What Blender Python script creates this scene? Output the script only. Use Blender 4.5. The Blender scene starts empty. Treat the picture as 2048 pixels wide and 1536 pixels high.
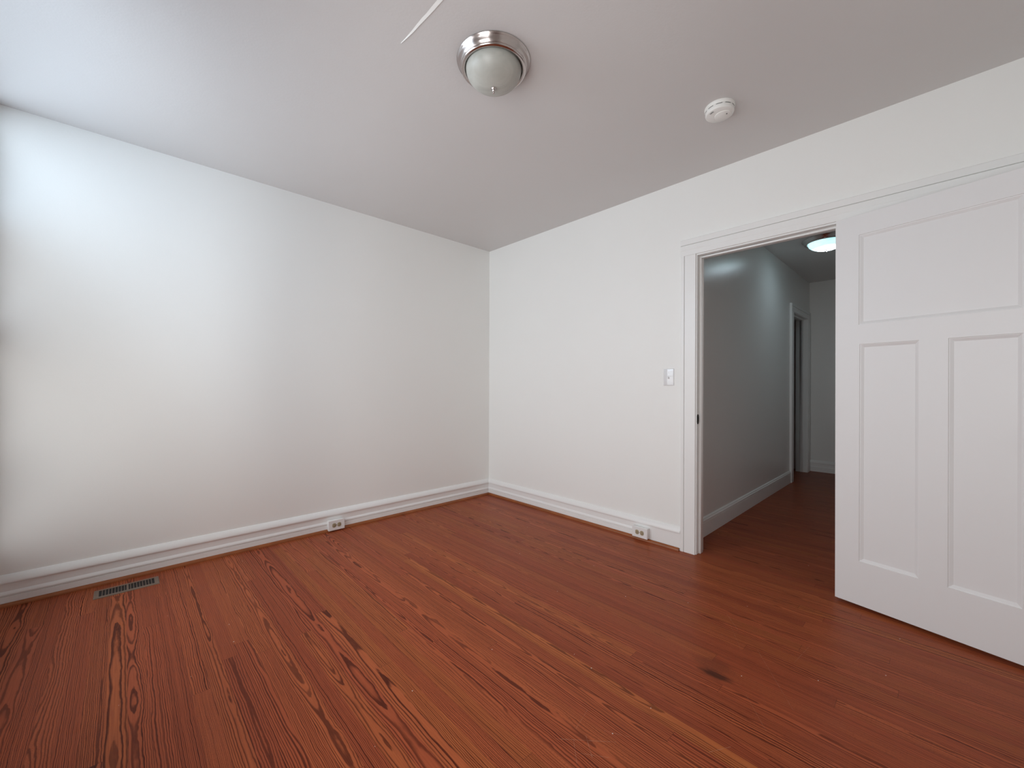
import bpy, bmesh, math, random
from mathutils import Vector, Matrix

S = bpy.context.scene
COL = S.collection
random.seed(7)

# ---------------------------------------------------------------- camera
EYE = 1.14
A = math.radians(46.415)
ROLL = math.radians(0.1833)
FPX = 818.63
cam_data = bpy.data.cameras.new('camera')
cam = bpy.data.objects.new('camera', cam_data)
COL.objects.link(cam)
right = Vector((math.sin(A), -math.cos(A), 0)); fwd = Vector((math.cos(A), math.sin(A), 0)); up = Vector((0, 0, 1))
cx = right * math.cos(ROLL) + up * math.sin(ROLL)
cy = -right * math.sin(ROLL) + up * math.cos(ROLL)
M = Matrix.Identity(4)
for i in range(3):
    M[i][0] = cx[i]; M[i][1] = cy[i]; M[i][2] = -fwd[i]; M[i][3] = (0, 0, EYE)[i]
cam.matrix_world = M
cam_data.sensor_width = 36.0
cam_data.lens = 36.0 * FPX / 2048.0
cam_data.shift_y = 5.43 / 2048.0
cam_data.clip_start = 0.02
S.camera = cam

# ---------------------------------------------------------------- view
S.view_settings.view_transform = 'Standard'
S.view_settings.look = 'None'
S.view_settings.gamma = 1.0
S.view_settings.use_curve_mapping = False
S.view_settings.exposure = 0.0
S.cycles.max_bounces = 14
S.cycles.diffuse_bounces = 10
S.cycles.glossy_bounces = 5
S.cycles.transparent_max_bounces = 8
S.cycles.sample_clamp_indirect = 6.0
S.cycles.caustics_reflective = False

# ---------------------------------------------------------------- room measures
XW, YW, H = 2.8375, 3.3359, 2.5808        # right wall, left wall, ceiling
XR, YN = -0.535, -0.75                     # wall with the windows, wall behind the camera
HX0, HX1 = 2.945, 6.85                    # hall start and end
HY0, HY1 = 0.30, 1.262                    # hall right and left wall
OY0, OY1, OZ = 0.395, 1.150, 2.038        # doorway in the right wall (jamb faces, head)
WIN = [(1.75, 3.322, 0.20, 2.578), (0.15, 1.15, 0.45, 2.15)]   # windows: y0, y1, z0, z1

# ---------------------------------------------------------------- daylight
w = bpy.data.worlds.new('World'); S.world = w; w.use_nodes = True
bgn = w.node_tree.nodes['Background']
bgn.inputs[0].default_value = (0.80, 0.90, 1.0, 1); bgn.inputs[1].default_value = 1.0
# daylight entering through the glass of each sash: (window, lower/upper sash, from, to (share of the glass height), colour, radiance)
# area lamps behind the panes, graded in strips to shape the pool of light
DAY = [(0, 0, 0.00, 0.45, (1.0, 0.98, 0.95), 1.7), (0, 0, 0.45, 1.00, (1.0, 0.99, 0.97), 2.5),
       (0, 1, 0.00, 0.50, (0.90, 0.95, 1.0), 3.0), (0, 1, 0.50, 1.00, (0.72, 0.86, 1.0), 5.3),
       (1, 0, 0.00, 1.00, (1.0, 1.0, 0.985), 6.2), (1, 1, 0.00, 1.00, (1.0, 1.0, 1.0), 5.9)]
GLASS_X = 0.006
def sash_glass(win, k):
    y0, y1, z0, z1 = WIN[win]; hz = z1 - z0
    a, b_ = ((0.03, hz/2+0.02), (hz/2-0.02, hz-0.02))[k]
    return y0+0.045, y1-0.045, z0+a+0.045, z0+b_-(0.04, 0.022)[k]
for win, k, f0, f1, colr, rad in DAY:
    y0, y1, z0, z1 = sash_glass(win, k)
    z0, z1 = z0 + (z1-z0)*f0, z0 + (z1-z0)*f1
    ld = bpy.data.lights.new('window_daylight', 'AREA'); ld.shape = 'RECTANGLE'
    ld.size = y1 - y0; ld.size_y = z1 - z0
    ld.color = colr; ld.energy = rad * math.pi * (y1-y0) * (z1-z0)
    lo = bpy.data.objects.new('window_daylight', ld); COL.objects.link(lo)
    lo.location = (XR + GLASS_X - 0.0045, (y0 + y1) / 2, (z0 + z1) / 2)
    lo.rotation_euler = (math.radians(90), 0, math.radians(-90))

# ---------------------------------------------------------------- node helpers
def new_mat(name):
    m = bpy.data.materials.new(name); m.use_nodes = True
    n = m.node_tree.nodes; b = n['Principled BSDF']
    return m, m.node_tree, b

class NB:
    """small wrapper that writes math node chains"""
    def __init__(s, tree): s.t = tree
    def _in(s, sock, v):
        if hasattr(v, 'is_output') or isinstance(v, bpy.types.NodeSocket): s.t.links.new(v, sock)
        else: sock.default_value = v
    def m(s, op, a, b=None, c=None, clamp=False):
        n = s.t.nodes.new('ShaderNodeMath'); n.operation = op; n.use_clamp = clamp
        s._in(n.inputs[0], a)
        if b is not None: s._in(n.inputs[1], b)
        if c is not None: s._in(n.inputs[2], c)
        return n.outputs[0]
    def add(s, a, b): return s.m('ADD', a, b)
    def sub(s, a, b): return s.m('SUBTRACT', a, b)
    def mul(s, a, b): return s.m('MULTIPLY', a, b)
    def div(s, a, b): return s.m('DIVIDE', a, b)
    def smooth(s, v, lo, hi, t0=0.0, t1=1.0):
        n = s.t.nodes.new('ShaderNodeMapRange'); n.interpolation_type = 'SMOOTHSTEP'
        s._in(n.inputs[0], v); n.inputs[1].default_value = lo; n.inputs[2].default_value = hi
        n.inputs[3].default_value = t0; n.inputs[4].default_value = t1
        return n.outputs[0]
    def lin(s, v, lo, hi, t0, t1):
        n = s.t.nodes.new('ShaderNodeMapRange')
        s._in(n.inputs[0], v); n.inputs[1].default_value = lo; n.inputs[2].default_value = hi
        n.inputs[3].default_value = t0; n.inputs[4].default_value = t1
        return n.outputs[0]
    def xyz(s, x, y, z=0.0):
        n = s.t.nodes.new('ShaderNodeCombineXYZ')
        for i, v in enumerate((x, y, z)): s._in(n.inputs[i], v)
        return n.outputs[0]
    def noise(s, vec, scale=1.0, detail=2.0, rough=0.5, dist=0.0):
        n = s.t.nodes.new('ShaderNodeTexNoise')
        s._in(n.inputs['Vector'], vec); n.inputs['Scale'].default_value = scale
        n.inputs['Detail'].default_value = detail; n.inputs['Roughness'].default_value = rough
        n.inputs['Distortion'].default_value = dist
        return n.outputs[0]
    def white(s, vec):
        n = s.t.nodes.new('ShaderNodeTexWhiteNoise'); n.noise_dimensions = '3D'
        s._in(n.inputs['Vector'], vec)
        return n.outputs[0], n.outputs[1]
    def mix(s, f, a, b, mode='MIX'):
        n = s.t.nodes.new('ShaderNodeMix'); n.data_type = 'RGBA'; n.blend_type = mode
        s._in(n.inputs[0], f)
        for sock, v in ((n.inputs[6], a), (n.inputs[7], b)):
            if isinstance(v, tuple): sock.default_value = (v[0], v[1], v[2], 1)
            else: s.t.links.new(v, sock)
        return n.outputs[2]
    def sep(s, v):
        n = s.t.nodes.new('ShaderNodeSeparateXYZ'); s.t.links.new(v, n.inputs[0])
        return n.outputs[0], n.outputs[1], n.outputs[2]
    def obj(s):
        return s.t.nodes.new('ShaderNodeTexCoord').outputs['Object']
    def bump(s, h, strength, dist, bsdf):
        n = s.t.nodes.new('ShaderNodeBump'); n.inputs['Strength'].default_value = strength
        n.inputs['Distance'].default_value = dist
        s.t.links.new(h, n.inputs['Height']); s.t.links.new(n.outputs[0], bsdf.inputs['Normal'])

def paint(name, col, rough, grain=180.0, bstr=0.15, bdist=0.0012, wave=0.0):
    m, t, b = new_mat(name); nb = NB(t)
    p = nb.obj()
    h = nb.noise(p, grain, 3.0, 0.6)
    if wave > 0:
        h = nb.add(h, nb.mul(nb.noise(p, 3.0, 3.0, 0.55), wave))
    v = nb.noise(p, 1.6, 3.0, 0.5)
    c = nb.mix(nb.lin(v, 0.3, 0.7, 0.0, 1.0), tuple(k * 0.985 for k in col), col)
    t.links.new(c, b.inputs['Base Color'])
    b.inputs['Roughness'].default_value = rough
    b.inputs['IOR'].default_value = 1.45
    nb.bump(h, bstr, bdist, b)
    return m

WALL = paint('wall_paint', (0.862, 0.868, 0.845), 0.42, 160, 0.22, 0.0012, 2.0)
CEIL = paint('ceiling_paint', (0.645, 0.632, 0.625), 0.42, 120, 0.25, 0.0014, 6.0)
TRIM = paint('trim_paint', (0.835, 0.838, 0.825), 0.30, 60, 0.10, 0.0008, 0.5)
DOORP = paint('door_paint', (0.775, 0.775, 0.775), 0.38, 220, 0.12, 0.0006, 0.3)
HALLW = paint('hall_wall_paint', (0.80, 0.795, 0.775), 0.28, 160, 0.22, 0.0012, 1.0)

def simple(name, col, rough=0.5, metal=0.0, var=0.0, scale=30.0):
    m, t, b = new_mat(name); nb = NB(t)
    v = nb.noise(nb.obj(), scale, 3.0)
    c = nb.mix(v, tuple(k * (1 - var) for k in col), tuple(min(1, k * (1 + var)) for k in col))
    t.links.new(c, b.inputs['Base Color'])
    b.inputs['Roughness'].default_value = rough; b.inputs['Metallic'].default_value = metal
    return m

NICKEL = simple('brushed_nickel', (0.52, 0.465, 0.445), 0.19, 1.0, 0.05, 80)
PLASTIC = simple('white_plastic', (0.80, 0.80, 0.79), 0.22, 0.0, 0.01)
SWITCHP = simple('switch_plastic', (0.74, 0.75, 0.76), 0.09, 0.0, 0.01)
SWITCHP.node_tree.nodes['Principled BSDF'].inputs['Coat Weight'].default_value = 1.0
ALARM = simple('alarm_plastic', (0.84, 0.84, 0.81), 0.40, 0.0, 0.01)
IVORY = simple('ivory_receptacle', (0.37, 0.31, 0.20), 0.35, 0.0, 0.05)
BLACK = simple('dark_slot', (0.008, 0.007, 0.007), 0.7)
BRONZE = simple('dark_bronze', (0.045, 0.038, 0.033), 0.42, 0.9, 0.25, 120)
REGISTER = simple('brown_register_enamel', (0.190, 0.140, 0.105), 0.40, 0.2, 0.12, 60)
SHOE = simple('stained_shoe_wood', (0.27, 0.075, 0.015), 0.38, 0.0, 0.35, 12)

def frosted(name):
    m, t, b = new_mat(name); nb = NB(t)
    p = nb.obj()
    v = nb.noise(p, 9.0, 3.0, 0.5, 1.5)
    c = nb.mix(nb.lin(v, 0.3, 0.7, 0, 1), (0.40, 0.405, 0.37), (0.50, 0.505, 0.465))
    t.links.new(c, b.inputs['Base Color'])
    b.inputs['Roughness'].default_value = 0.36
    b.inputs['Subsurface Weight'].default_value = 0.3
    b.inputs['Subsurface Radius'].default_value = (0.02, 0.02, 0.02)
    return m
FROST = frosted('frosted_glass')

def lit_glass(name):
    """frosted glass over burning bulbs: hot in the middle, cooler and cyan towards the rim"""
    m, t, b = new_mat(name); nb = NB(t)
    p = nb.obj(); x, y, z = nb.sep(p)
    v = nb.noise(p, 9.0, 2.0, 0.5, 1.0)
    r = nb.m('SQRT', nb.add(nb.mul(x, x), nb.mul(y, y)))
    f = nb.smooth(nb.add(r, nb.mul(nb.sub(v, 0.5), 0.06)), 0.055, 0.115, 1.0, 0.0)
    c = nb.mix(f, nb.mix(nb.lin(v, 0.35, 0.65, 0, 1), (0.42, 0.90, 0.97), (0.62, 0.98, 1.0)), (0.74, 0.88, 1.0))
    b.inputs['Base Color'].default_value = (0.5, 0.55, 0.55, 1)
    b.inputs['Roughness'].default_value = 0.3
    t.links.new(c, b.inputs['Emission Color'])
    t.links.new(nb.lin(f, 0, 1, 1.25, 24.0), b.inputs['Emission Strength'])
    return m
LIT = lit_glass('lit_frosted_glass')

def pane(name):
    m = bpy.data.materials.new(name); m.use_nodes = True
    t = m.node_tree; t.nodes.clear()
    o = t.nodes.new('ShaderNodeOutputMaterial'); mx = t.nodes.new('ShaderNodeMixShader')
    tr = t.nodes.new('ShaderNodeBsdfTransparent'); gl = t.nodes.new('ShaderNodeBsdfGlossy')
    fr = t.nodes.new('ShaderNodeFresnel'); fr.inputs[0].default_value = 1.16
    tr.inputs[0].default_value = (0.97, 0.97, 0.97, 1); gl.inputs['Roughness'].default_value = 0.02
    t.links.new(fr.outputs[0], mx.inputs[0]); t.links.new(tr.outputs[0], mx.inputs[1]); t.links.new(gl.outputs[0], mx.inputs[2])
    t.links.new(mx.outputs[0], o.inputs[0])
    return m
PANE = pane('window_glass')

# ---------------------------------------------------------------- oak strip floor
def oak():
    m, t, b = new_mat('red_oak_strip_floor'); nb = NB(t)
    p = nb.obj(); X, Y, Z = nb.sep(p)
    W = 0.057
    xs = nb.div(nb.add(X, 5.0), W)
    row = nb.m('FLOOR', xs); fx = nb.sub(xs, row)
    rv, rc = nb.white(nb.xyz(row, 3.7, 1.0)); r0, r1, r2 = nb.sep(rc)
    ln = nb.lin(r1, 0, 1, 1.6, 3.2)
    ys = nb.div(nb.add(nb.add(Y, 20.0), nb.mul(r0, 7.0)), ln)
    seg = nb.m('FLOOR', ys); fy = nb.sub(ys, seg)
    bv, bc = nb.white(nb.xyz(row, seg, 9.0)); b0, b1, b2 = nb.sep(bc)
    bv2, bc2 = nb.white(nb.xyz(row, seg, 21.0)); d0, d1, d2 = nb.sep(bc2)
    u = nb.mul(nb.sub(fx, 0.5), W)
    vo = nb.add(Y, nb.mul(b2, 90.0))
    uo = nb.add(u, nb.mul(b1, 13.0))
    # growth rings cut by the board: radius from a wandering pith
    wan = nb.sub(nb.noise(nb.xyz(nb.mul(b0, 50.0), nb.mul(vo, 1.3)), 1.0, 2.0, 0.5), 0.5)
    wob = nb.sub(nb.noise(nb.xyz(nb.mul(uo, 16.0), nb.mul(vo, 6.0)), 1.0, 3.0, 0.6), 0.5)
    u0 = nb.lin(b0, 0, 1, -0.075, 0.075)
    depth = nb.add(nb.add(nb.lin(b1, 0, 1, 0.002, 0.040), nb.mul(wan, 0.050)), nb.mul(wob, 0.005))
    du = nb.add(nb.sub(u, u0), nb.mul(wob, 0.012))
    rad = nb.m('SQRT', nb.add(nb.mul(du, du), nb.mul(depth, depth)))
    freq = nb.lin(d0, 0, 1, 125.0, 265.0)
    ring = nb.add(nb.mul(rad, freq), nb.mul(nb.noise(nb.xyz(nb.mul(uo, 100.0), nb.mul(vo, 9.0)), 1.0, 2.0, 0.6), 0.38))
    ring = nb.add(ring, nb.mul(nb.noise(nb.xyz(nb.mul(ring, 0.55), nb.mul(b2, 40.0)), 1.0, 1.0, 0.5), 1.6))
    saw = nb.m('FRACT', ring)
    line = nb.mul(nb.smooth(saw, 0.42, 0.70), nb.smooth(saw, 0.90, 1.0, 1.0, 0.0))
    rw, rwc = nb.white(nb.xyz(nb.m('FLOOR', ring), row, seg))
    line = nb.mul(line, nb.lin(rw, 0, 1, 0.62, 1.0))
    # pores and fibres run with the grain
    pore = nb.noise(nb.xyz(nb.mul(uo, 900.0), nb.mul(vo, 18.0)), 1.0, 2.0, 0.6)
    fib = nb.noise(nb.xyz(nb.mul(uo, 230.0), nb.mul(vo, 5.0)), 1.0, 3.0, 0.65)
    spk = nb.noise(nb.xyz(nb.mul(uo, 700.0), nb.mul(vo, 160.0)), 1.0, 2.0, 0.6)
    plain = nb.smooth(d1, 0.70, 0.95, 1.0, 0.60)        # some boards show little figure
    dark = nb.mul(line, nb.lin(pore, 0.28, 0.58, 0.74, 1.0))
    dark = nb.mul(dark, plain)
    base = nb.mix(b2, (0.400, 0.092, 0.037), (0.455, 0.120, 0.043))
    base = nb.mix(nb.smooth(d2, 0.60, 1.0, 0.0, 0.65), base, (0.470, 0.146, 0.043))
    base = nb.mix(nb.smooth(b1, 0.0, 0.4, 0.35, 0.0), base, (0.310, 0.069, 0.030))
    base = nb.mix(nb.lin(fib, 0.32, 0.68, 0.55, 0.0), base, (0.215, 0.045, 0.019))
    base = nb.mix(nb.mul(nb.smooth(spk, 0.45, 0.75), nb.smooth(d1, 0.45, 0.75, 0.12, 0.65)), base, (0.165, 0.034, 0.017))
    col = nb.mix(nb.mul(dark, 0.98), base, (0.056, 0.0085, 0.0045))
    # seams between strips and at board ends
    ex = nb.m('MINIMUM', fx, nb.sub(1.0, fx)); ey = nb.mul(nb.m('MINIMUM', fy, nb.sub(1.0, fy)), ln)
    sx = nb.smooth(ex, 0.004, 0.016, 1.0, 0.0); sy = nb.smooth(ey, 0.0005, 0.0013, 1.0, 0.0)
    seam = nb.m('MAXIMUM', nb.mul(sx, nb.lin(r2, 0, 1, 0.15, 0.75)), nb.mul(sy, 0.5))
    col = nb.mix(nb.mul(seam, 0.8), col, (0.045, 0.010, 0.007))
    # dark stain worn into the boards
    def blob(x, y, rx, ry, soft):
        n = nb.noise(nb.xyz(nb.mul(X, 26.0), nb.mul(Y, 9.0)), 1.0, 3.0, 0.6)
        dx = nb.div(nb.sub(X, x), rx); dy = nb.div(nb.sub(Y, y), ry)
        dd = nb.add(nb.m('SQRT', nb.add(nb.mul(dx, dx), nb.mul(dy, dy))), nb.mul(nb.sub(n, 0.5), 1.3))
        return nb.smooth(dd, 0.35, 1.0, soft, 0.0)
    col = nb.mix(blob(1.705, 0.622, 0.036, 0.075, 0.80), col, (0.040, 0.016, 0.010))
    col = nb.mix(blob(1.76, 0.64, 0.07, 0.10, 0.30), col, (0.06, 0.02, 0.014))
    # fine scratches
    scr = None
    def segd(ax, ay, bx, by, wd, op):
        nonlocal scr
        L2 = (bx-ax)**2 + (by-ay)**2
        px = nb.sub(X, ax); py = nb.sub(Y, ay)
        tt = nb.m('DIVIDE', nb.add(nb.mul(px, bx-ax), nb.mul(py, by-ay)), L2, clamp=True)
        ddx = nb.sub(px, nb.mul(tt, bx-ax)); ddy = nb.sub(py, nb.mul(tt, by-ay))
        d = nb.m('SQRT', nb.add(nb.mul(ddx, ddx), nb.mul(ddy, ddy)))
        v = nb.smooth(d, wd*0.4, wd, op, 0.0)
        scr = v if scr is None else nb.m('MAXIMUM', scr, v)
    for s in SCRATCHES: segd(*s)
    brk = nb.noise(nb.xyz(nb.mul(X, 60.0), nb.mul(Y, 60.0)), 1.0, 2.0, 0.6)
    col = nb.mix(nb.mul(scr, nb.smooth(brk, 0.35, 0.6, 0.25, 1.0)), col, (0.40, 0.21, 0.14))
    # paint specks
    vor = t.nodes.new('ShaderNodeTexVoronoi'); vor.voronoi_dimensions = '2D'
    t.links.new(nb.xyz(X, Y), vor.inputs['Vector']); vor.inputs['Scale'].default_value = 5.0
    c0, c1, c2 = nb.sep(vor.outputs['Color'])
    sz = nb.lin(c1, 0, 1, 0.004, 0.012)
    spot = nb.mul(nb.m('LESS_THAN', vor.outputs['Distance'], sz), nb.m('GREATER_THAN', c0, 0.80))
    col = nb.mix(nb.mul(spot, 0.8), col, (0.78, 0.74, 0.68))
    t.links.new(col, b.inputs['Base Color'])
    rg = nb.add(nb.lin(fib, 0.3, 0.7, 0.28, 0.36), nb.mul(dark, 0.10))
    t.links.new(rg, b.inputs['Roughness'])
    b.inputs['IOR'].default_value = 1.45
    b.inputs['Specular IOR Level'].default_value = 0.10
    hgt = nb.sub(nb.sub(0.0, nb.mul(seam, 0.7)), nb.mul(dark, 0.35))
    nb.bump(hgt, 0.30, 0.0006, b)
    return m
SCRATCHES = [(1.02, 0.86, 1.15, 0.72, 0.0012, 0.6), (1.05, 0.74, 1.10, 0.80, 0.0012, 0.6), (1.03, 0.78, 1.09, 0.70, 0.0010, 0.6),
             (1.10, 0.84, 1.19, 0.86, 0.0010, 0.45), (1.16, 0.77, 1.20, 0.70, 0.0010, 0.45), (1.06, 0.82, 1.00, 0.76, 0.0010, 0.5),
             (1.33, 0.50, 1.40, 0.46, 0.0012, 0.55), (1.72, 0.36, 2.00, 0.55, 0.0012, 0.35), (2.10, 0.66, 2.20, 0.74, 0.0012, 0.4),
             (1.95, 0.60, 2.12, 0.70, 0.0010, 0.3), (2.02, 0.42, 2.20, 0.40, 0.0010, 0.35), (1.55, 0.40, 1.68, 0.50, 0.0010, 0.35)]
OAK = oak()

# ---------------------------------------------------------------- mesh helpers
class MB:
    def __init__(s): s.v = []; s.f = []
    def face(s, pts):
        i = len(s.v); s.v += [tuple(p) for p in pts]; s.f.append(list(range(i, i + len(pts))))
    def box(s, x0, x1, y0, y1, z0, z1):
        i = len(s.v)
        s.v += [(x0,y0,z0),(x1,y0,z0),(x1,y1,z0),(x0,y1,z0),(x0,y0,z1),(x1,y0,z1),(x1,y1,z1),(x0,y1,z1)]
        s.f += [[i+k for k in q] for q in ((0,3,2,1),(4,5,6,7),(0,1,5,4),(1,2,6,5),(2,3,7,6),(3,0,4,7))]
    def prism(s, prof, fn, t0, t1, e0=None, e1=None):
        """prof: 2D points (a,b); fn(a,b,t)->xyz. e0/e1: function of (a,b) giving the end position (mitres)."""
        n = len(prof); i = len(s.v)
        for k, t in enumerate((t0, t1)):
            for (a, b) in prof:
                ee = (e0, e1)[k]
                s.v.append(tuple(fn(a, b, t if ee is None else ee(a, b))))
        for k in range(n):
            j = (k + 1) % n
            s.f.append([i+k, i+j, i+n+j, i+n+k])
        s.f.append([i+k for k in range(n)][::-1]); s.f.append([i+n+k for k in range(n)])
    def lathe(s, prof, c=(0,0,0), n=64, axis='z', sign=1):
        """prof: (r, h) pairs along the axis"""
        i = len(s.v); rows = []
        for (r, h) in prof:
            if r < 1e-6:
                rows.append([len(s.v)]); s.v.append(s._ax(0, 0, h, c, axis)); continue
            ids = []
            for k in range(n):
                a = 2*math.pi*k/n
                ids.append(len(s.v)); s.v.append(s._ax(r*math.cos(a), r*math.sin(a), h, c, axis))
            rows.append(ids)
        for q in range(len(rows)-1):
            A_, B_ = rows[q], rows[q+1]
            for k in range(n):
                j = (k+1) % n
                if len(A_) == 1 and len(B_) == 1: continue
                if len(A_) == 1: s.f.append([A_[0], B_[k], B_[j]])
                elif len(B_) == 1: s.f.append([A_[k], A_[j], B_[0]])
                else: s.f.append([A_[k], A_[j], B_[j], B_[k]])
    def _ax(s, x, y, h, c, axis):
        if axis == 'z': return (c[0]+x, c[1]+y, c[2]+h)
        if axis == 'x': return (c[0]+h, c[1]+x, c[2]+y)
        return (c[0]+x, c[1]+h, c[2]+y)
    def build(s, name, mat, parent=None, loc=(0,0,0), bevel=0.0, smooth=False, seg=2, angle=35):
        me = bpy.data.meshes.new(name); me.from_pydata(s.v, [], s.f); me.update()
        bm = bmesh.new(); bm.from_mesh(me)
        bmesh.ops.remove_doubles(bm, verts=bm.verts, dist=1e-6)
        bmesh.ops.recalc_face_normals(bm, faces=bm.faces)
        if bevel > 0:
            ed = [e_ for e_ in bm.edges if len(e_.link_faces) == 2 and e_.calc_face_angle(0) > math.radians(30)]
            bmesh.ops.bevel(bm, geom=ed, offset=bevel, segments=seg, profile=0.5, affect='EDGES')
        bm.to_mesh(me); bm.free()
        if smooth or bevel > 0:
            for p_ in me.polygons: p_.use_smooth = True
            me.set_sharp_from_angle(angle=math.radians(angle))
        me.materials.append(mat)
        o = bpy.data.objects.new(name, me); COL.objects.link(o)
        o.location = loc
        if parent is not None: o.parent = parent
        return o

def tag(o, label, cat, kind=None, group=None):
    o['label'] = label; o['category'] = cat
    if kind: o['kind'] = kind
    if group: o['group'] = group
    return o
def thing(name, loc, label, cat, rot=(0,0,0), kind=None, group=None):
    o = bpy.data.objects.new(name, None); COL.objects.link(o)
    o.empty_display_size = 0.05
    o.location = loc; o.rotation_euler = rot
    return tag(o, label, cat, kind, group)
def struct(o, label, cat): return tag(o, label, cat, 'structure')

# ---------------------------------------------------------------- floor, ceiling, walls
X_OUT = HX1 + 0.10
mb = MB(); mb.box(XR-0.15, X_OUT, YN-0.1, YW+0.1, -0.08, 0.0)
struct(mb.build('floor', OAK), 'red-brown oak strip floor running through room and hall', 'floor')
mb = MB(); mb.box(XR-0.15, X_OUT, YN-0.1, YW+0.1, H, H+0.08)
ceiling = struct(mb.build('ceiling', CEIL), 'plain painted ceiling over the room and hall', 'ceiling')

def wall_with_holes(name, axis, pos0, pos1, a0, a1, z0, z1, holes, mat, label):
    """axis 'x': wall plane x=const, runs along y; axis 'y': the other way"""
    mb = MB()
    def bx(p0, p1, q0, q1):
        if p1 - p0 < 1e-5 or q1 - q0 < 1e-5: return
        if axis == 'x': mb.box(pos0, pos1, p0, p1, q0, q1)
        else: mb.box(p0, p1, pos0, pos1, q0, q1)
    cur = a0
    for (h0, h1, hz0, hz1) in sorted(holes):
        bx(cur, h0, z0, z1); bx(h0, h1, z0, hz0); bx(h0, h1, hz1, z1); cur = h1
    bx(cur, a1, z0, z1)
    return struct(mb.build(name, mat), label, 'wall')

JT = 0.02   # jamb board thickness
wall_with_holes('wall_left', 'y', YW, YW+0.1, XR-0.15, X_OUT, 0, H, [], WALL, 'plain white wall on the left above the floor vent')
wall_with_holes('wall_right', 'x', XW, HX0, YN, YW, 0, H, [(OY0-JT, OY1+JT, 0, OZ+JT)], WALL, 'white wall on the right with the open doorway')
wall_with_holes('wall_rear', 'x', XR-0.15, XR, YN, YW, 0, H, [(a, b_, c, d) for a, b_, c, d in WIN], WALL, 'white wall with two windows, left of the camera')
wall_with_holes('wall_near', 'y', YN-0.1, YN, XR-0.15, X_OUT, 0, H, [], WALL, 'white wall behind the camera')
HD0, HD1, HDZ = 5.91, 6.66, 2.055       # side doorway in the hall
wall_with_holes('wall_hall_left', 'y', HY1, HY1+0.11, HX0, HX1, 0, H, [(HD0-JT, HD1+JT, 0, HDZ+JT)], HALLW, 'shaded left wall of the hall with a side doorway')
wall_with_holes('wall_hall_right', 'y', HY0-0.1, HY0, HX0, HX1, 0, H, [], HALLW, 'right wall of the hall behind the open door')
wall_with_holes('wall_hall_end', 'x', HX1, X_OUT, YN, YW, 0, H, [], HALLW, 'dim end wall of the hall')
wall_with_holes('wall_side', 'x', 4.9, 5.0, HY1+0.11, YW, 0, H, [], HALLW, 'unseen wall of the side room off the hall, blocking stray light')  # unseen, put in to keep light from leaking through the side doorway

# lifted sliver of paint on the ceiling
pts = [(0.8425, 1.568), (0.8460, 1.525), (0.8485, 1.480), (0.8490, 1.440), (0.8500, 1.405), (0.8520, 1.375), (0.8525, 1.340), (0.8530, 1.310), (0.8550, 1.27), (0.8540, 1.20), (0.8600, 1.10)]
wid = [0.0002, 0.0024, 0.0042, 0.0054, 0.0066, 0.0064, 0.0076, 0.0078, 0.0072, 0.0080, 0.002]
mb = MB()
n = len(pts); lo = []; hi = []
for (x, y), w_ in zip(pts, wid):
    lo.append((x - w_*0.9, y, H - 0.0006)); hi.append((x + w_*0.9, y, H - 0.0030))
for k in range(n-1):
    mb.face([lo[k], hi[k], hi[k+1], lo[k+1]])
    mb.face([hi[k], (hi[k][0], hi[k][1], H), (hi[k+1][0], hi[k+1][1], H), hi[k+1]])
peel = mb.build('paint_flake', WALL, ceiling)
peel['label'] = 'pale raised sliver of lifted ceiling paint'

# ---------------------------------------------------------------- baseboards
BASE = [(0, 0), (0.020, 0), (0.020, 0.0490), (0.0150, 0.0505), (0.0150, 0.0535), (0.0215, 0.0555), (0.0225, 0.0600), (0.0215, 0.0650), (0.0165, 0.0745),
        (0.0145, 0.0770), (0.0145, 0.1150), (0.0165, 0.1165), (0.0235, 0.1185), (0.0245, 0.1225), (0.0235, 0.1300), (0.0190, 0.1420), (0.0120, 0.1520), (0.0060, 0.1590), (0, 0.1605)]
FLATB = [(0, 0), (0.0165, 0), (0.0165, 0.1130), (0.0165, 0.1165), (0.0235, 0.1185), (0.0245, 0.1225), (0.0235, 0.1300), (0.0190, 0.1420), (0.0120, 0.1520), (0.0060, 0.1590), (0, 0.1605)]
HALLB = [(0, 0), (0.016, 0), (0.016, 0.104), (0.012, 0.1065), (0.012, 0.109), (0.018, 0.111), (0.018, 0.124), (0.014, 0.128), (0.010, 0.1295), (0.012, 0.131), (0.011, 0.137), (0.004, 0.142), (0, 0.143)]
SHOEP = [(0, 0), (0.0170, 0)] + [(0.0170*math.cos(k*math.pi/12), 0.0185*math.sin(k*math.pi/12)) for k in range(1, 6)] + [(0, 0.0185)]

def along_left(prof, x0, x1, mitre=True):
    mb = MB(); mb.prism(prof, lambda a, b, t: (t, YW - a, b), x0, x1, None, (lambda a, b: x1 - a) if mitre else None); return mb
def along_right(prof, y0, y1, mitre=True, off=0.0):
    mb = MB(); mb.prism(prof, lambda a, b, t: (XW - off - a, t, b), y0, y1, None, (lambda a, b: y1 - a) if mitre else None); return mb
CY1 = 1.257       # outer edge of the left side casing
CY0 = OY0 - 0.107
struct(along_left(BASE, XR, XW).build('baseboard_left', TRIM, smooth=True, angle=28), 'white moulded baseboard along the left wall', 'baseboard')
mb = along_right(BASE, 1.545, YW)
mb.prism(FLATB, lambda a, b, t: (XW - a, t, b), CY1, 1.545)
mb.prism(FLATB, lambda a, b, t: (XW - a, t, b), YN, CY0)
struct(mb.build('baseboard_right', TRIM, smooth=True, angle=28), 'white moulded baseboard along the right wall, plain beside the doorway', 'baseboard')
mb = MB(); mb.prism(SHOEP, lambda a, b, t: (t, YW - 0.020 - a, b), XR, XW - 0.020, None, lambda a, b: XW - 0.020 - a)
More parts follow.
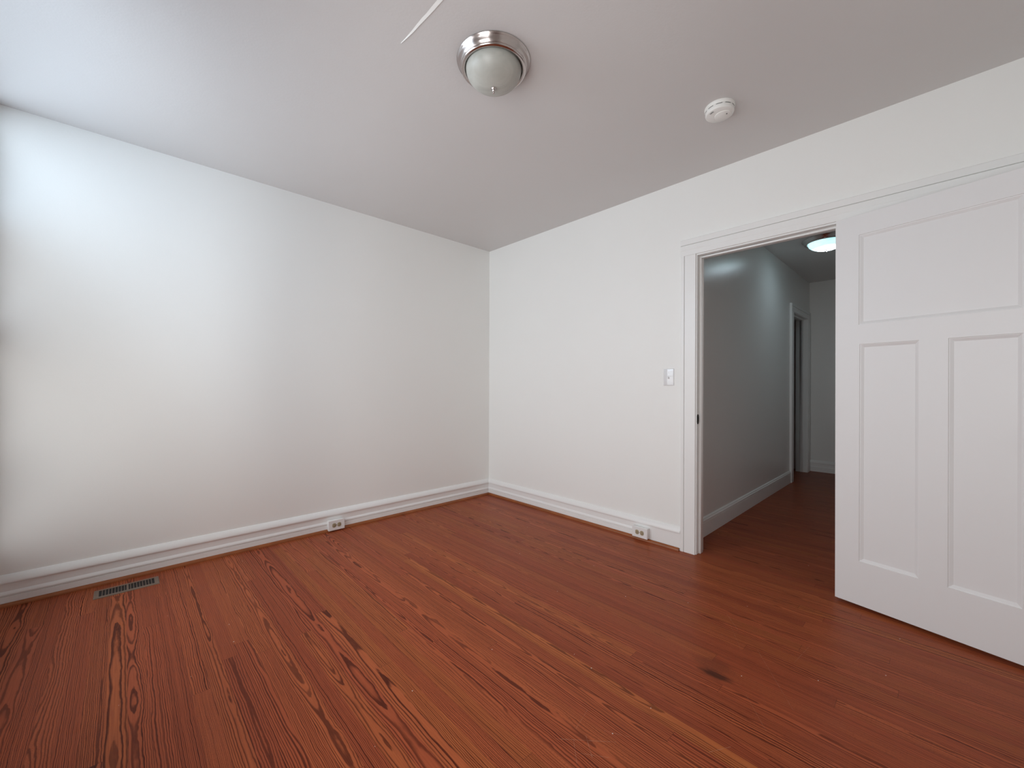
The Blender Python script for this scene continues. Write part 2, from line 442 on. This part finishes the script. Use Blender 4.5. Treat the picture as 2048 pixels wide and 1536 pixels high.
struct(mb.build('trim_1', SHOE, smooth=True, angle=40), 'thin stained wood shoe moulding at the foot of the left wall', 'moulding')
mb = MB(); mb.prism(SHOEP, lambda a, b, t: (XW - 0.020 - a, t, b), CY1 + 0.004, YW - 0.020, None, lambda a, b: YW - 0.020 - a)
struct(mb.build('trim_2', SHOE, smooth=True, angle=40), 'thin stained wood shoe moulding at the foot of the right wall', 'moulding')
mb = MB()
mb.prism(HALLB, lambda a, b, t: (t, HY1 - a, b), HX0 + 0.02, HD0 - 0.106)
struct(mb.build('baseboard_hall_left', TRIM, smooth=True, angle=28), 'white baseboard along the hall left wall', 'baseboard')
mb = MB(); mb.prism(BASE, lambda a, b, t: (HX1 - a, t, b*0.95), HY0, HY1)
struct(mb.build('baseboard_hall_end', TRIM, smooth=True, angle=28), 'white baseboard on the end wall of the hall', 'baseboard')

# ---------------------------------------------------------------- main doorway: jambs, stops, casings
CIN = OY1 + 0.007
SIDE = [(0, 0), (0.0180, 0), (0.0185, 0.0008), (0.0185, 0.0738), (0.0110, 0.0744), (0.0110, 0.0766), (0.0200, 0.0772), (0.0205, 0.0780), (0.0205, 0.0975), (0.0190, 0.0995), (0, 0.100)]
ZC = OZ + 0.009
mb = MB()
mb.prism(SIDE, lambda a, b, t: (XW - a, CIN + b, t), 0.0, ZC)
cas = mb.build('trim_3', TRIM, smooth=True, angle=28)
struct(cas, 'white side casing of the doorway, left of the opening, with a dark latch plate', 'door casing')
mb = MB()
mb.prism(SIDE, lambda a, b, t: (XW - a, OY0 - 0.007 - b, t), 0.0, ZC)
struct(mb.build('trim_4', TRIM, smooth=True, angle=28), 'white side casing of the doorway behind the open door', 'door casing')
HEAD = [(0, 0), (0.0180, 0), (0.0185, 0.0008), (0.0185, 0.0355), (0.0195, 0.0365), (0.0195, 0.0700), (0.0110, 0.0706), (0.0110, 0.0732), (0.0205, 0.0738), (0.0205, 0.1085), (0.0190, 0.1110), (0.0050, 0.1140), (0, 0.1142)]
mb = MB()
mb.prism(HEAD, lambda a, b, t: (XW - a, t, ZC + 0.0008 + b), -0.62, CY1 + 0.003)
struct(mb.build('trim_5', TRIM, smooth=True, angle=28), 'long white head casing over the doorway and open door', 'door casing')
# jamb boards with rebated stop
mb = MB()
JX0, JX1 = XW - 0.0080, HX0 + 0.004
mb.box(JX0, JX1, OY1, OY1+JT, 0, OZ+JT)
mb.box(JX0, JX1, OY0-JT, OY0, 0, OZ+JT)
mb.box(JX0, JX1, OY0, OY1, OZ, OZ+JT)
jamb = struct(mb.build('trim_6', TRIM, bevel=0.0012, seg=1), 'white jamb lining of the main doorway', 'door jamb')
SX0, SX1, ST = 2.868, 2.912, 0.0125
mb = MB()
mb.box(SX0, SX1, OY1-ST, OY1, 0, OZ); mb.box(SX0, SX1, OY0, OY0+ST, 0, OZ); mb.box(SX0, SX1, OY0+ST, OY1-ST, OZ-ST, OZ)
mb.build('door_stop', TRIM, jamb, bevel=0.002)
# strike plate let into the latch-side jamb
mb = MB()
pr = []
hw, hh = 0.0165, 0.034
for k in range(24):
    a = 2*math.pi*k/24
    pr.append((2.846 + hw*max(-1, min(1, 1.25*math.cos(a))) * (1 if math.cos(a) > 0 else 0.85), 0.922 + hh*math.sin(a)))
mb.prism(pr, lambda a, b, t: (a, t, b), OY1 - 0.0022, OY1)
sp_ = mb.build('strike_plate', BRONZE, cas, bevel=0.0006)
sp_['label'] = 'small dark bronze latch plate'
mb = MB(); mb.box(2.841, 2.852, OY1 - 0.0026, OY1 - 0.0020, 0.910, 0.936)
mb.build('latch_hole', BLACK, sp_)
# hall-side casing
mb = MB()
mb.box(HX0, HX0+0.018, OY1+0.007, HY1-0.001, 0, OZ+0.1)
mb.box(HX0, HX0+0.018, HY0+0.001, OY0-0.007, 0, OZ+0.1)
mb.box(HX0, HX0+0.018, OY0-0.007, OY1+0.007, OZ+0.007, OZ+0.1)
struct(mb.build('trim_7', TRIM, bevel=0.002), 'white casing on the hall side of the main doorway', 'door casing')

# side doorway in the hall
mb = MB()
mb.prism(SIDE, lambda a, b, t: (HD0 - 0.006 - b, HY1 - a*1.2, t), 0, HDZ+0.006)
mb.prism(SIDE, lambda a, b, t: (HD1 + 0.006 + b, HY1 - a*1.2, t), 0, HDZ+0.006)
mb.prism(HEAD, lambda a, b, t: (t, HY1 - a*1.2, HDZ + 0.0065 + b*0.85), HD0-0.106, HD1+0.106)
struct(mb.build('trim_8', TRIM, smooth=True, angle=28), 'white casing around the side doorway in the hall', 'door casing')
mb = MB()
mb.box(HD0-JT, HD0, HY1-0.014, HY1+0.115, 0, HDZ+JT); mb.box(HD1, HD1+JT, HY1-0.014, HY1+0.115, 0, HDZ+JT); mb.box(HD0, HD1, HY1-0.014, HY1+0.115, HDZ, HDZ+JT)
j2 = struct(mb.build('trim_9', TRIM, bevel=0.0012, seg=1), 'white jamb lining of the side doorway in the hall', 'door jamb')
mb = MB()
mb.box(HD0, HD0+0.0125, HY1+0.03, HY1+0.07, 0, HDZ); mb.box(HD1-0.0125, HD1, HY1+0.03, HY1+0.07, 0, HDZ); mb.box(HD0+0.0125, HD1-0.0125, HY1+0.03, HY1+0.07, HDZ-0.0125, HDZ)
mb.build('door_stop', TRIM, j2, bevel=0.002)

# ---------------------------------------------------------------- panelled door leaves
def panel_door(name, loc, ang, wd, ht, panels, label, mat, knob_s, z0):
    """local x = width from the hinge, local y = 0 at the face looked at, thickness towards +y"""
    TH = 0.035; BW = 0.0160; REC = 0.0115
    root = thing(name, loc, label, 'door', (0, 0, ang), 'structure')
    mb = MB()
    xs = sorted(set([0, wd])); 
    # stiles and rails = everything that is not a panel, cut on the panel grid
    gx = sorted(set([0, wd] + [p_[0] for p_ in panels] + [p_[1] for p_ in panels]))
    gz = sorted(set([0, ht] + [p_[2] for p_ in panels] + [p_[3] for p_ in panels]))
    def inside(x, z): return any(p_[0] < x < p_[1] and p_[2] < z < p_[3] for p_ in panels)
    for yy in (0.0, TH):
        for i in range(len(gx)-1):
            for k in range(len(gz)-1):
                if not inside((gx[i]+gx[i+1])/2, (gz[k]+gz[k+1])/2):
                    mb.face([(gx[i], yy, gz[k]), (gx[i+1], yy, gz[k]), (gx[i+1], yy, gz[k+1]), (gx[i], yy, gz[k+1])])
    # outer edges, following the grid so the mesh closes
    for i in range(len(gx)-1):
        for zz in (0, ht): mb.face([(gx[i], 0, zz), (gx[i+1], 0, zz), (gx[i+1], TH, zz), (gx[i], TH, zz)])
    for k in range(len(gz)-1):
        for xx in (0, wd): mb.face([(xx, 0, gz[k]), (xx, 0, gz[k+1]), (xx, TH, gz[k+1]), (xx, TH, gz[k])])
    # sticking (moulded inner edge)
    steps = [(0, 0), (0.0010, 0.0038), (0.0045, 0.0046), (BW-0.002, REC-0.001), (BW, REC), (BW, TH/2)]
    for (x0, x1, a0, a1) in panels:
        for side in (0, 1):
            for (o0, d0_), (o1, d1_) in zip(steps[:-1], steps[1:]):
                def ring_(o, d):
                    yy = d if side == 0 else TH - d
                    return [(x0+o, yy, a0+o), (x1-o, yy, a0+o), (x1-o, yy, a1-o), (x0+o, yy, a1-o)]
                r0_, r1_ = ring_(o0, d0_), ring_(o1, d1_)
                for q in range(4): mb.face([r0_[q], r0_[(q+1) % 4], r1_[(q+1) % 4], r1_[q]])
    fr = mb.build('stiles_and_rails', mat, root, (0, 0, z0), smooth=True, angle=18)
    for (x0, x1, a0, a1) in panels:
        pm = MB(); pm.box(x0+BW, x1-BW, REC, TH-REC, a0+BW, a1-BW)
        pm.build('door_panel', mat, root, (0, 0, z0))
    for hz in (0.20, 1.02, 1.80):
        hm = MB(); hm.lathe([(0, 0), (0.0045, 0), (0.0045, 0.088), (0.003, 0.091), (0, 0.092)], (-0.0020, 0.0300, hz + z0), 16)
        hm.build('hinge', TRIM, root, smooth=True)
    km = MB()
    for sgn, y_ in ((-1, 0.0), (1, TH)):
        prof = [(0, 0), (0.030, 0), (0.030, 0.004), (0.012, 0.007), (0.010, 0.022), (0.018, 0.030), (0.026, 0.040), (0.026, 0.050), (0.018, 0.058), (0, 0.060)]
        km.lathe([(r_, sgn*h_) for r_, h_ in prof], (knob_s, y_, 0.922), 28, 'y')
    km.build('door_knob', BRONZE, root, smooth=True)
    return root
WD = 0.745
PAN = [(0.099, 0.637, 1.448, 1.913), (0.103, 0.328, 0.226, 1.347), (0.424, 0.637, 0.226, 1.347)]
DA = math.atan2(-0.9765, -0.2157)
panel_door('door_1', (2.780, 0.395, 0), DA, WD, 2.017, PAN, 'white three-panel door swung wide open against the right wall', DOORP, WD-0.062, 0.018)

# ---------------------------------------------------------------- windows (outside the frame, where the daylight comes from)
for wi, (y0, y1, z0, z1) in enumerate(WIN):
    root = thing('window_%d' % (wi+1), (XR, (y0+y1)/2, z0), 'white sash window letting in daylight, left of the camera, ' + ('near the left wall' if wi == 0 else 'nearer the camera'), 'window', (0, 0, 0), 'structure')
    cyy = (y0+y1)/2; hw = (y1-y0)/2; hz = z1-z0
    mb = MB()
    mb.box(-0.15, 0.0, -hw, -hw+0.02, 0, hz); mb.box(-0.15, 0.0, hw-0.02, hw, 0, hz)
    mb.box(-0.15, 0.0, -hw+0.02, hw-0.02, hz-0.03, hz); mb.box(-0.15, 0.0, -hw+0.02, hw-0.02, 0, 0.03)
    mb.build('window_frame', TRIM, root, bevel=0.002)
    for k in (0, 1):
        g0, g1, q2, q3 = sash_glass(wi, k)
        q0, q1, a, b_ = g0-0.025-cyy, g1+0.025-cyy, q2-0.045-z0, q3+(0.04, 0.022)[k]-z0
        xx = GLASS_X - 0.016 - 0.0015*k
        mb = MB()
        mb.box(xx, xx+0.0182, q0, q0+0.025, a, b_); mb.box(xx, xx+0.0182, q1-0.025, q1, a, b_)
        mb.box(xx, xx+0.0182, q0+0.025, q1-0.025, a, a+0.045); mb.box(xx, xx+0.0182, q0+0.025, q1-0.025, b_-(0.04, 0.022)[k], b_)
        sash = mb.build('sash', TRIM, root)
        mb = MB(); mb.box(xx+0.0145, xx+0.0175, q0+0.025, q1-0.025, a+0.045, b_-(0.04, 0.022)[k])
        mb.build('window_pane', PANE, sash)

# ---------------------------------------------------------------- ceiling lights
def arc(r0, z0, n=14):
    return [(r0*math.cos(math.pi/2*k/n), -z0*math.sin(math.pi/2*k/n)) for k in range(n+1)]
def ceiling_light(loc, label, glass, kr=1.0, kz=1.0, dome=0.082):
    root = thing('ceiling_light', loc, label, 'light fixture', group='dome ceiling lights')
    P = [(0.0, 0.0), (0.1620, 0.0), (0.1632, -0.0025), (0.1620, -0.0055), (0.1575, -0.0085), (0.1540, -0.0140), (0.1510, -0.0210), (0.1480, -0.0265), (0.1455, -0.0295),
         (0.1440, -0.0310), (0.1450, -0.0330), (0.1440, -0.0370), (0.1400, -0.0405), (0.1350, -0.0415), (0.1300, -0.0405), (0.1268, -0.0380), (0.1255, -0.0345), (0.1252, -0.030), (0.1200, -0.028), (0.0, -0.027)]
    mb = MB(); mb.lathe([(r*kr, z*kz) for r, z in P], (0, 0, 0), 96)
    mb.build('metal_pan', NICKEL, root, smooth=True, angle=40)
    D = [(0.122, -0.030)] + [(r, -0.036 + z) for r, z in arc(0.1225, dome)]
    mb = MB(); mb.lathe([(r*kr, z*kz) for r, z in D], (0, 0, 0), 96)
    mb.build('glass_dome', glass, root, smooth=True, angle=60)
    zb = (-0.036 - dome)*kz
    F = [(0.0, 0.004), (0.0105, 0.003), (0.0118, 0.000), (0.0108, -0.0035), (0.0068, -0.0055), (0.0060, -0.0075), (0.0074, -0.0105), (0.0058, -0.0135), (0.0036, -0.0155), (0.0044, -0.0185), (0.0036, -0.0215), (0.0, -0.0235)]
    mb = MB(); mb.lathe([(r, zb + z) for r, z in F], (0, 0, 0), 32)
    mb.build('finial', NICKEL, root, smooth=True, angle=50)
    return root
ceiling_light((1.190, 1.3745, H), 'unlit frosted dome ceiling light with brushed nickel rim in the room', FROST)
ceiling_light((4.945, 0.775, H), 'lit frosted dome ceiling light in the hall, partly behind the door', LIT, 1.22, 0.92, 0.078)

# ---------------------------------------------------------------- smoke alarm
root = thing('smoke_alarm', (2.222, 0.792, H), 'round white smoke alarm on the ceiling near the right wall', 'smoke alarm')
mb = MB(); mb.lathe([(0, 0), (0.0705, 0), (0.0715, -0.003), (0.0705, -0.009), (0.0680, -0.0135), (0.0, -0.0135)], n=72)
mb.build('mounting_base', ALARM, root, smooth=True, angle=40)
mb = MB(); mb.lathe([(0.0, -0.0135), (0.0665, -0.0135), (0.0665, -0.0150), (0.0670, -0.0165), (0.0670, -0.0330), (0.0650, -0.0380), (0.0610, -0.0405), (0.0, -0.0415)], n=72)
body = mb.build('alarm_body', ALARM, root, smooth=True, angle=40)
mb = MB()
for k in range(10):
    a0 = 2*math.pi*k/10 + 0.10; a1 = a0 + 2*math.pi/10 - 0.20
    for q in range(8):
        b0 = a0 + (a1-a0)*q/8; b1 = a0 + (a1-a0)*(q+1)/8
        R0 = 0.0674
        def pt(a, r, z): return (r*math.cos(a), r*math.sin(a), z)
        mb.face([pt(b0, R0, -0.0182), pt(b1, R0, -0.0182), pt(b1, R0, -0.0208), pt(b0, R0, -0.0208)])
mb.build('vent_slots', BLACK, body)
mb = MB(); mb.lathe([(0.0, -0.0412), (0.0390, -0.0410), (0.0390, -0.0440), (0.0370, -0.0455), (0.0, -0.0460)], (0.012, -0.012, 0), 48)
mb.build('test_button', ALARM, root, smooth=True, angle=40)
mb = MB()
ca = math.atan2(-0.787, -2.205)
for rr, sp in ((0.050, 0.22), (0.0545, 0.20)):
    for q in range(6):
        b0 = ca - 0.75 - sp + 2*sp*q/6; b1 = ca - 0.75 - sp + 2*sp*(q+1)/6
        mb.face([(rr*math.cos(b0), rr*math.sin(b0), -0.0424), (rr*math.cos(b1), rr*math.sin(b1), -0.0424), ((rr+0.0018)*math.cos(b1), (rr+0.0018)*math.sin(b1), -0.0422), ((rr+0.0018)*math.cos(b0), (rr+0.0018)*math.sin(b0), -0.0422)])
mb.build('sounder_slots', BLACK, body)
mb = MB(); mb.lathe([(0, -0.0455), (0.003, -0.0455), (0.003, -0.0466), (0, -0.0470)], (0.012 + 0.022*math.cos(ca+0.9), -0.012 + 0.022*math.sin(ca+0.9), 0), 16)
mb.build('indicator_lamp', BLACK, root, smooth=True)

# ---------------------------------------------------------------- light switch
root = thing('light_switch', (XW, 1.350, 1.212), 'white light switch plate on the right wall beside the doorway', 'light switch')
mb = MB()
hy, hz = 0.0385, 0.0600
def rect(d, iy, iz): return [(-d, -hy+iy, -hz+iz), (-d, hy-iy, -hz+iz), (-d, hy-iy, hz-iz), (-d, -hy+iy, hz-iz)]
rs = [rect(0, 0, 0), rect(0.0025, 0, 0), rect(0.0045, 0.0022, 0.0022), rect(0.0055, 0.006, 0.006)]
for r0_, r1_ in zip(rs[:-1], rs[1:]):
    for q in range(4): mb.face([r0_[q], r0_[(q+1) % 4], r1_[(q+1) % 4], r1_[q]])
mb.face(rs[-1]); mb.face(rs[0][::-1])
mb.build('switch_plate', SWITCHP, root, smooth=True, angle=20)
mb = MB(); mb.box(-0.0062, -0.0050, -0.0050, 0.0050, -0.0115, 0.0115)
mb.build('toggle_collar', SWITCHP, root, bevel=0.0006)
mb = MB()
pr = [(-0.0055, -0.006), (-0.0055, 0.005), (-0.016, -0.004), (-0.0165, -0.008), (-0.014, -0.0095)]
mb.prism(pr, lambda a, b, t: (a, t, b), -0.0035, 0.0035)
mb.build('toggle', SWITCHP, root, bevel=0.0008)
for s in (-1, 1):
    mb = MB(); mb.lathe([(0, 0), (0.0032, 0), (0.0028, -0.0009), (0, -0.0012)], (-0.0054, 0, s*0.030), 16, 'x')
    mb.build('screw', SWITCHP, root, smooth=True)

# ---------------------------------------------------------------- surface outlets on the baseboards
def outlet(loc, rot, label, wd, ht, dp):
    """local x along the wall, local y = 0 at the baseboard face, box comes out to -y"""
    root = thing('wall_outlet', loc, label, 'electrical outlet', (0, 0, rot), group='surface outlets on the baseboards')
    mb = MB(); mb.box(-wd/2+0.0015, wd/2-0.0015, -dp+0.004, 0.0, 0.0015, ht-0.0015)
    mb.build('outlet_box', PLASTIC, root, bevel=0.0015)
    mb = MB()
    def rc(y, i): return [(-wd/2+i, y, i), (wd/2-i, y, i), (wd/2-i, y, ht-i), (-wd/2+i, y, ht-i)]
    rs = [rc(-dp+0.004, 0), rc(-dp+0.0015, 0), rc(-dp, 0.0018)]
    for a, b_ in zip(rs[:-1], rs[1:]):
        for q in range(4): mb.face([a[q], a[(q+1) % 4], b_[(q+1) % 4], b_[q]])
    mb.face(rs[-1]); mb.face(rs[0][::-1])
    plate = mb.build('cover_plate', PLASTIC, root)
    for s in (-1, 1):
        rec = MB(); pr = []
        for k in range(28):
            a = 2*math.pi*k/28
            pr.append((max(-0.0145, min(0.0145, 0.0172*math.cos(a))), 0.0172*math.sin(a)))
        rec.prism(pr, lambda a, b, t: (s*0.0195 + a, t, ht/2 + b), -dp-0.0016, -dp)
        ro = rec.build('receptacle', IVORY, root, bevel=0.0006)
        ro['label'] = 'ivory receptacle face'
        sl = MB()
        sl.box(s*0.0195-0.004, s*0.0195+0.004, -dp-0.0020, -dp-0.0014, ht/2+0.0045, ht/2+0.0065)
        sl.box(s*0.0195-0.0035, s*0.0195+0.0035, -dp-0.0020, -dp-0.0014, ht/2-0.0068, ht/2-0.0048)
        sl.lathe([(0, -0.0020), (0.0026, -0.0020), (0.0026, -0.0014), (0, -0.0014)], (s*0.0195+0.0095, -dp, ht/2), 12, 'y')
        sl.build('contact_slots', BLACK, ro)
    sc = MB(); sc.lathe([(0, 0), (0.0030, 0), (0.0026, -0.0008), (0, -0.0011)], (0, -dp, ht/2), 14, 'y')
    sc.build('screw', NICKEL, root, smooth=True)
    return root
outlet((1.2235, YW - 0.0200, 0.0105), 0.0, 'white surface outlet box on the baseboard of the left wall', 0.124, 0.078, 0.036)
outlet((XW - 0.0200, 1.5455, 0.0225), math.radians(-90), 'white surface outlet box on the right wall baseboard near the doorway', 0.122, 0.077, 0.036)

# ---------------------------------------------------------------- floor register
VX0, VX1, VY0, VY1 = -0.111, 0.1585, 3.1035, 3.2265
root = thing('floor_vent', ((VX0+VX1)/2, (VY0+VY1)/2, 0.0), 'brown metal floor register with dark slots below the left wall', 'floor vent')
L_, W_ = (VX1-VX0), (VY1-VY0)
mb = MB(); sx, sy = 0.228/2, 0.084/2
hx, hy = L_/2, W_/2
def fr4(a, b, z): return [(-a, -b, z), (a, -b, z), (a, b, z), (-a, b, z)]
rs = [fr4(hx, hy, 0.0), fr4(hx-0.001, hy-0.001, 0.0025), fr4(hx-0.006, hy-0.006, 0.0040), fr4(sx, sy, 0.0040), fr4(sx, sy, 0.0010)]
for a, b_ in zip(rs[:-1], rs[1:]):
    for q in range(4): mb.face([a[q], a[(q+1) % 4], b_[(q+1) % 4], b_[q]])
mb.build('register_frame', REGISTER, root)
mb = MB(); mb.box(-sx, sx, -sy, sy, 0.0004, 0.0010)
mb.build('vent_opening', BLACK, root)
NB_ = 18
for k in range(1, NB_):
    x = -sx + 2*sx*k/NB_
    w_ = 0.0042 if k == NB_//2 else 0.0014
    mb = MB(); mb.box(x-w_, x+w_, -sy, sy, 0.0010, 0.0037)
    mb.build('louver', REGISTER, root)
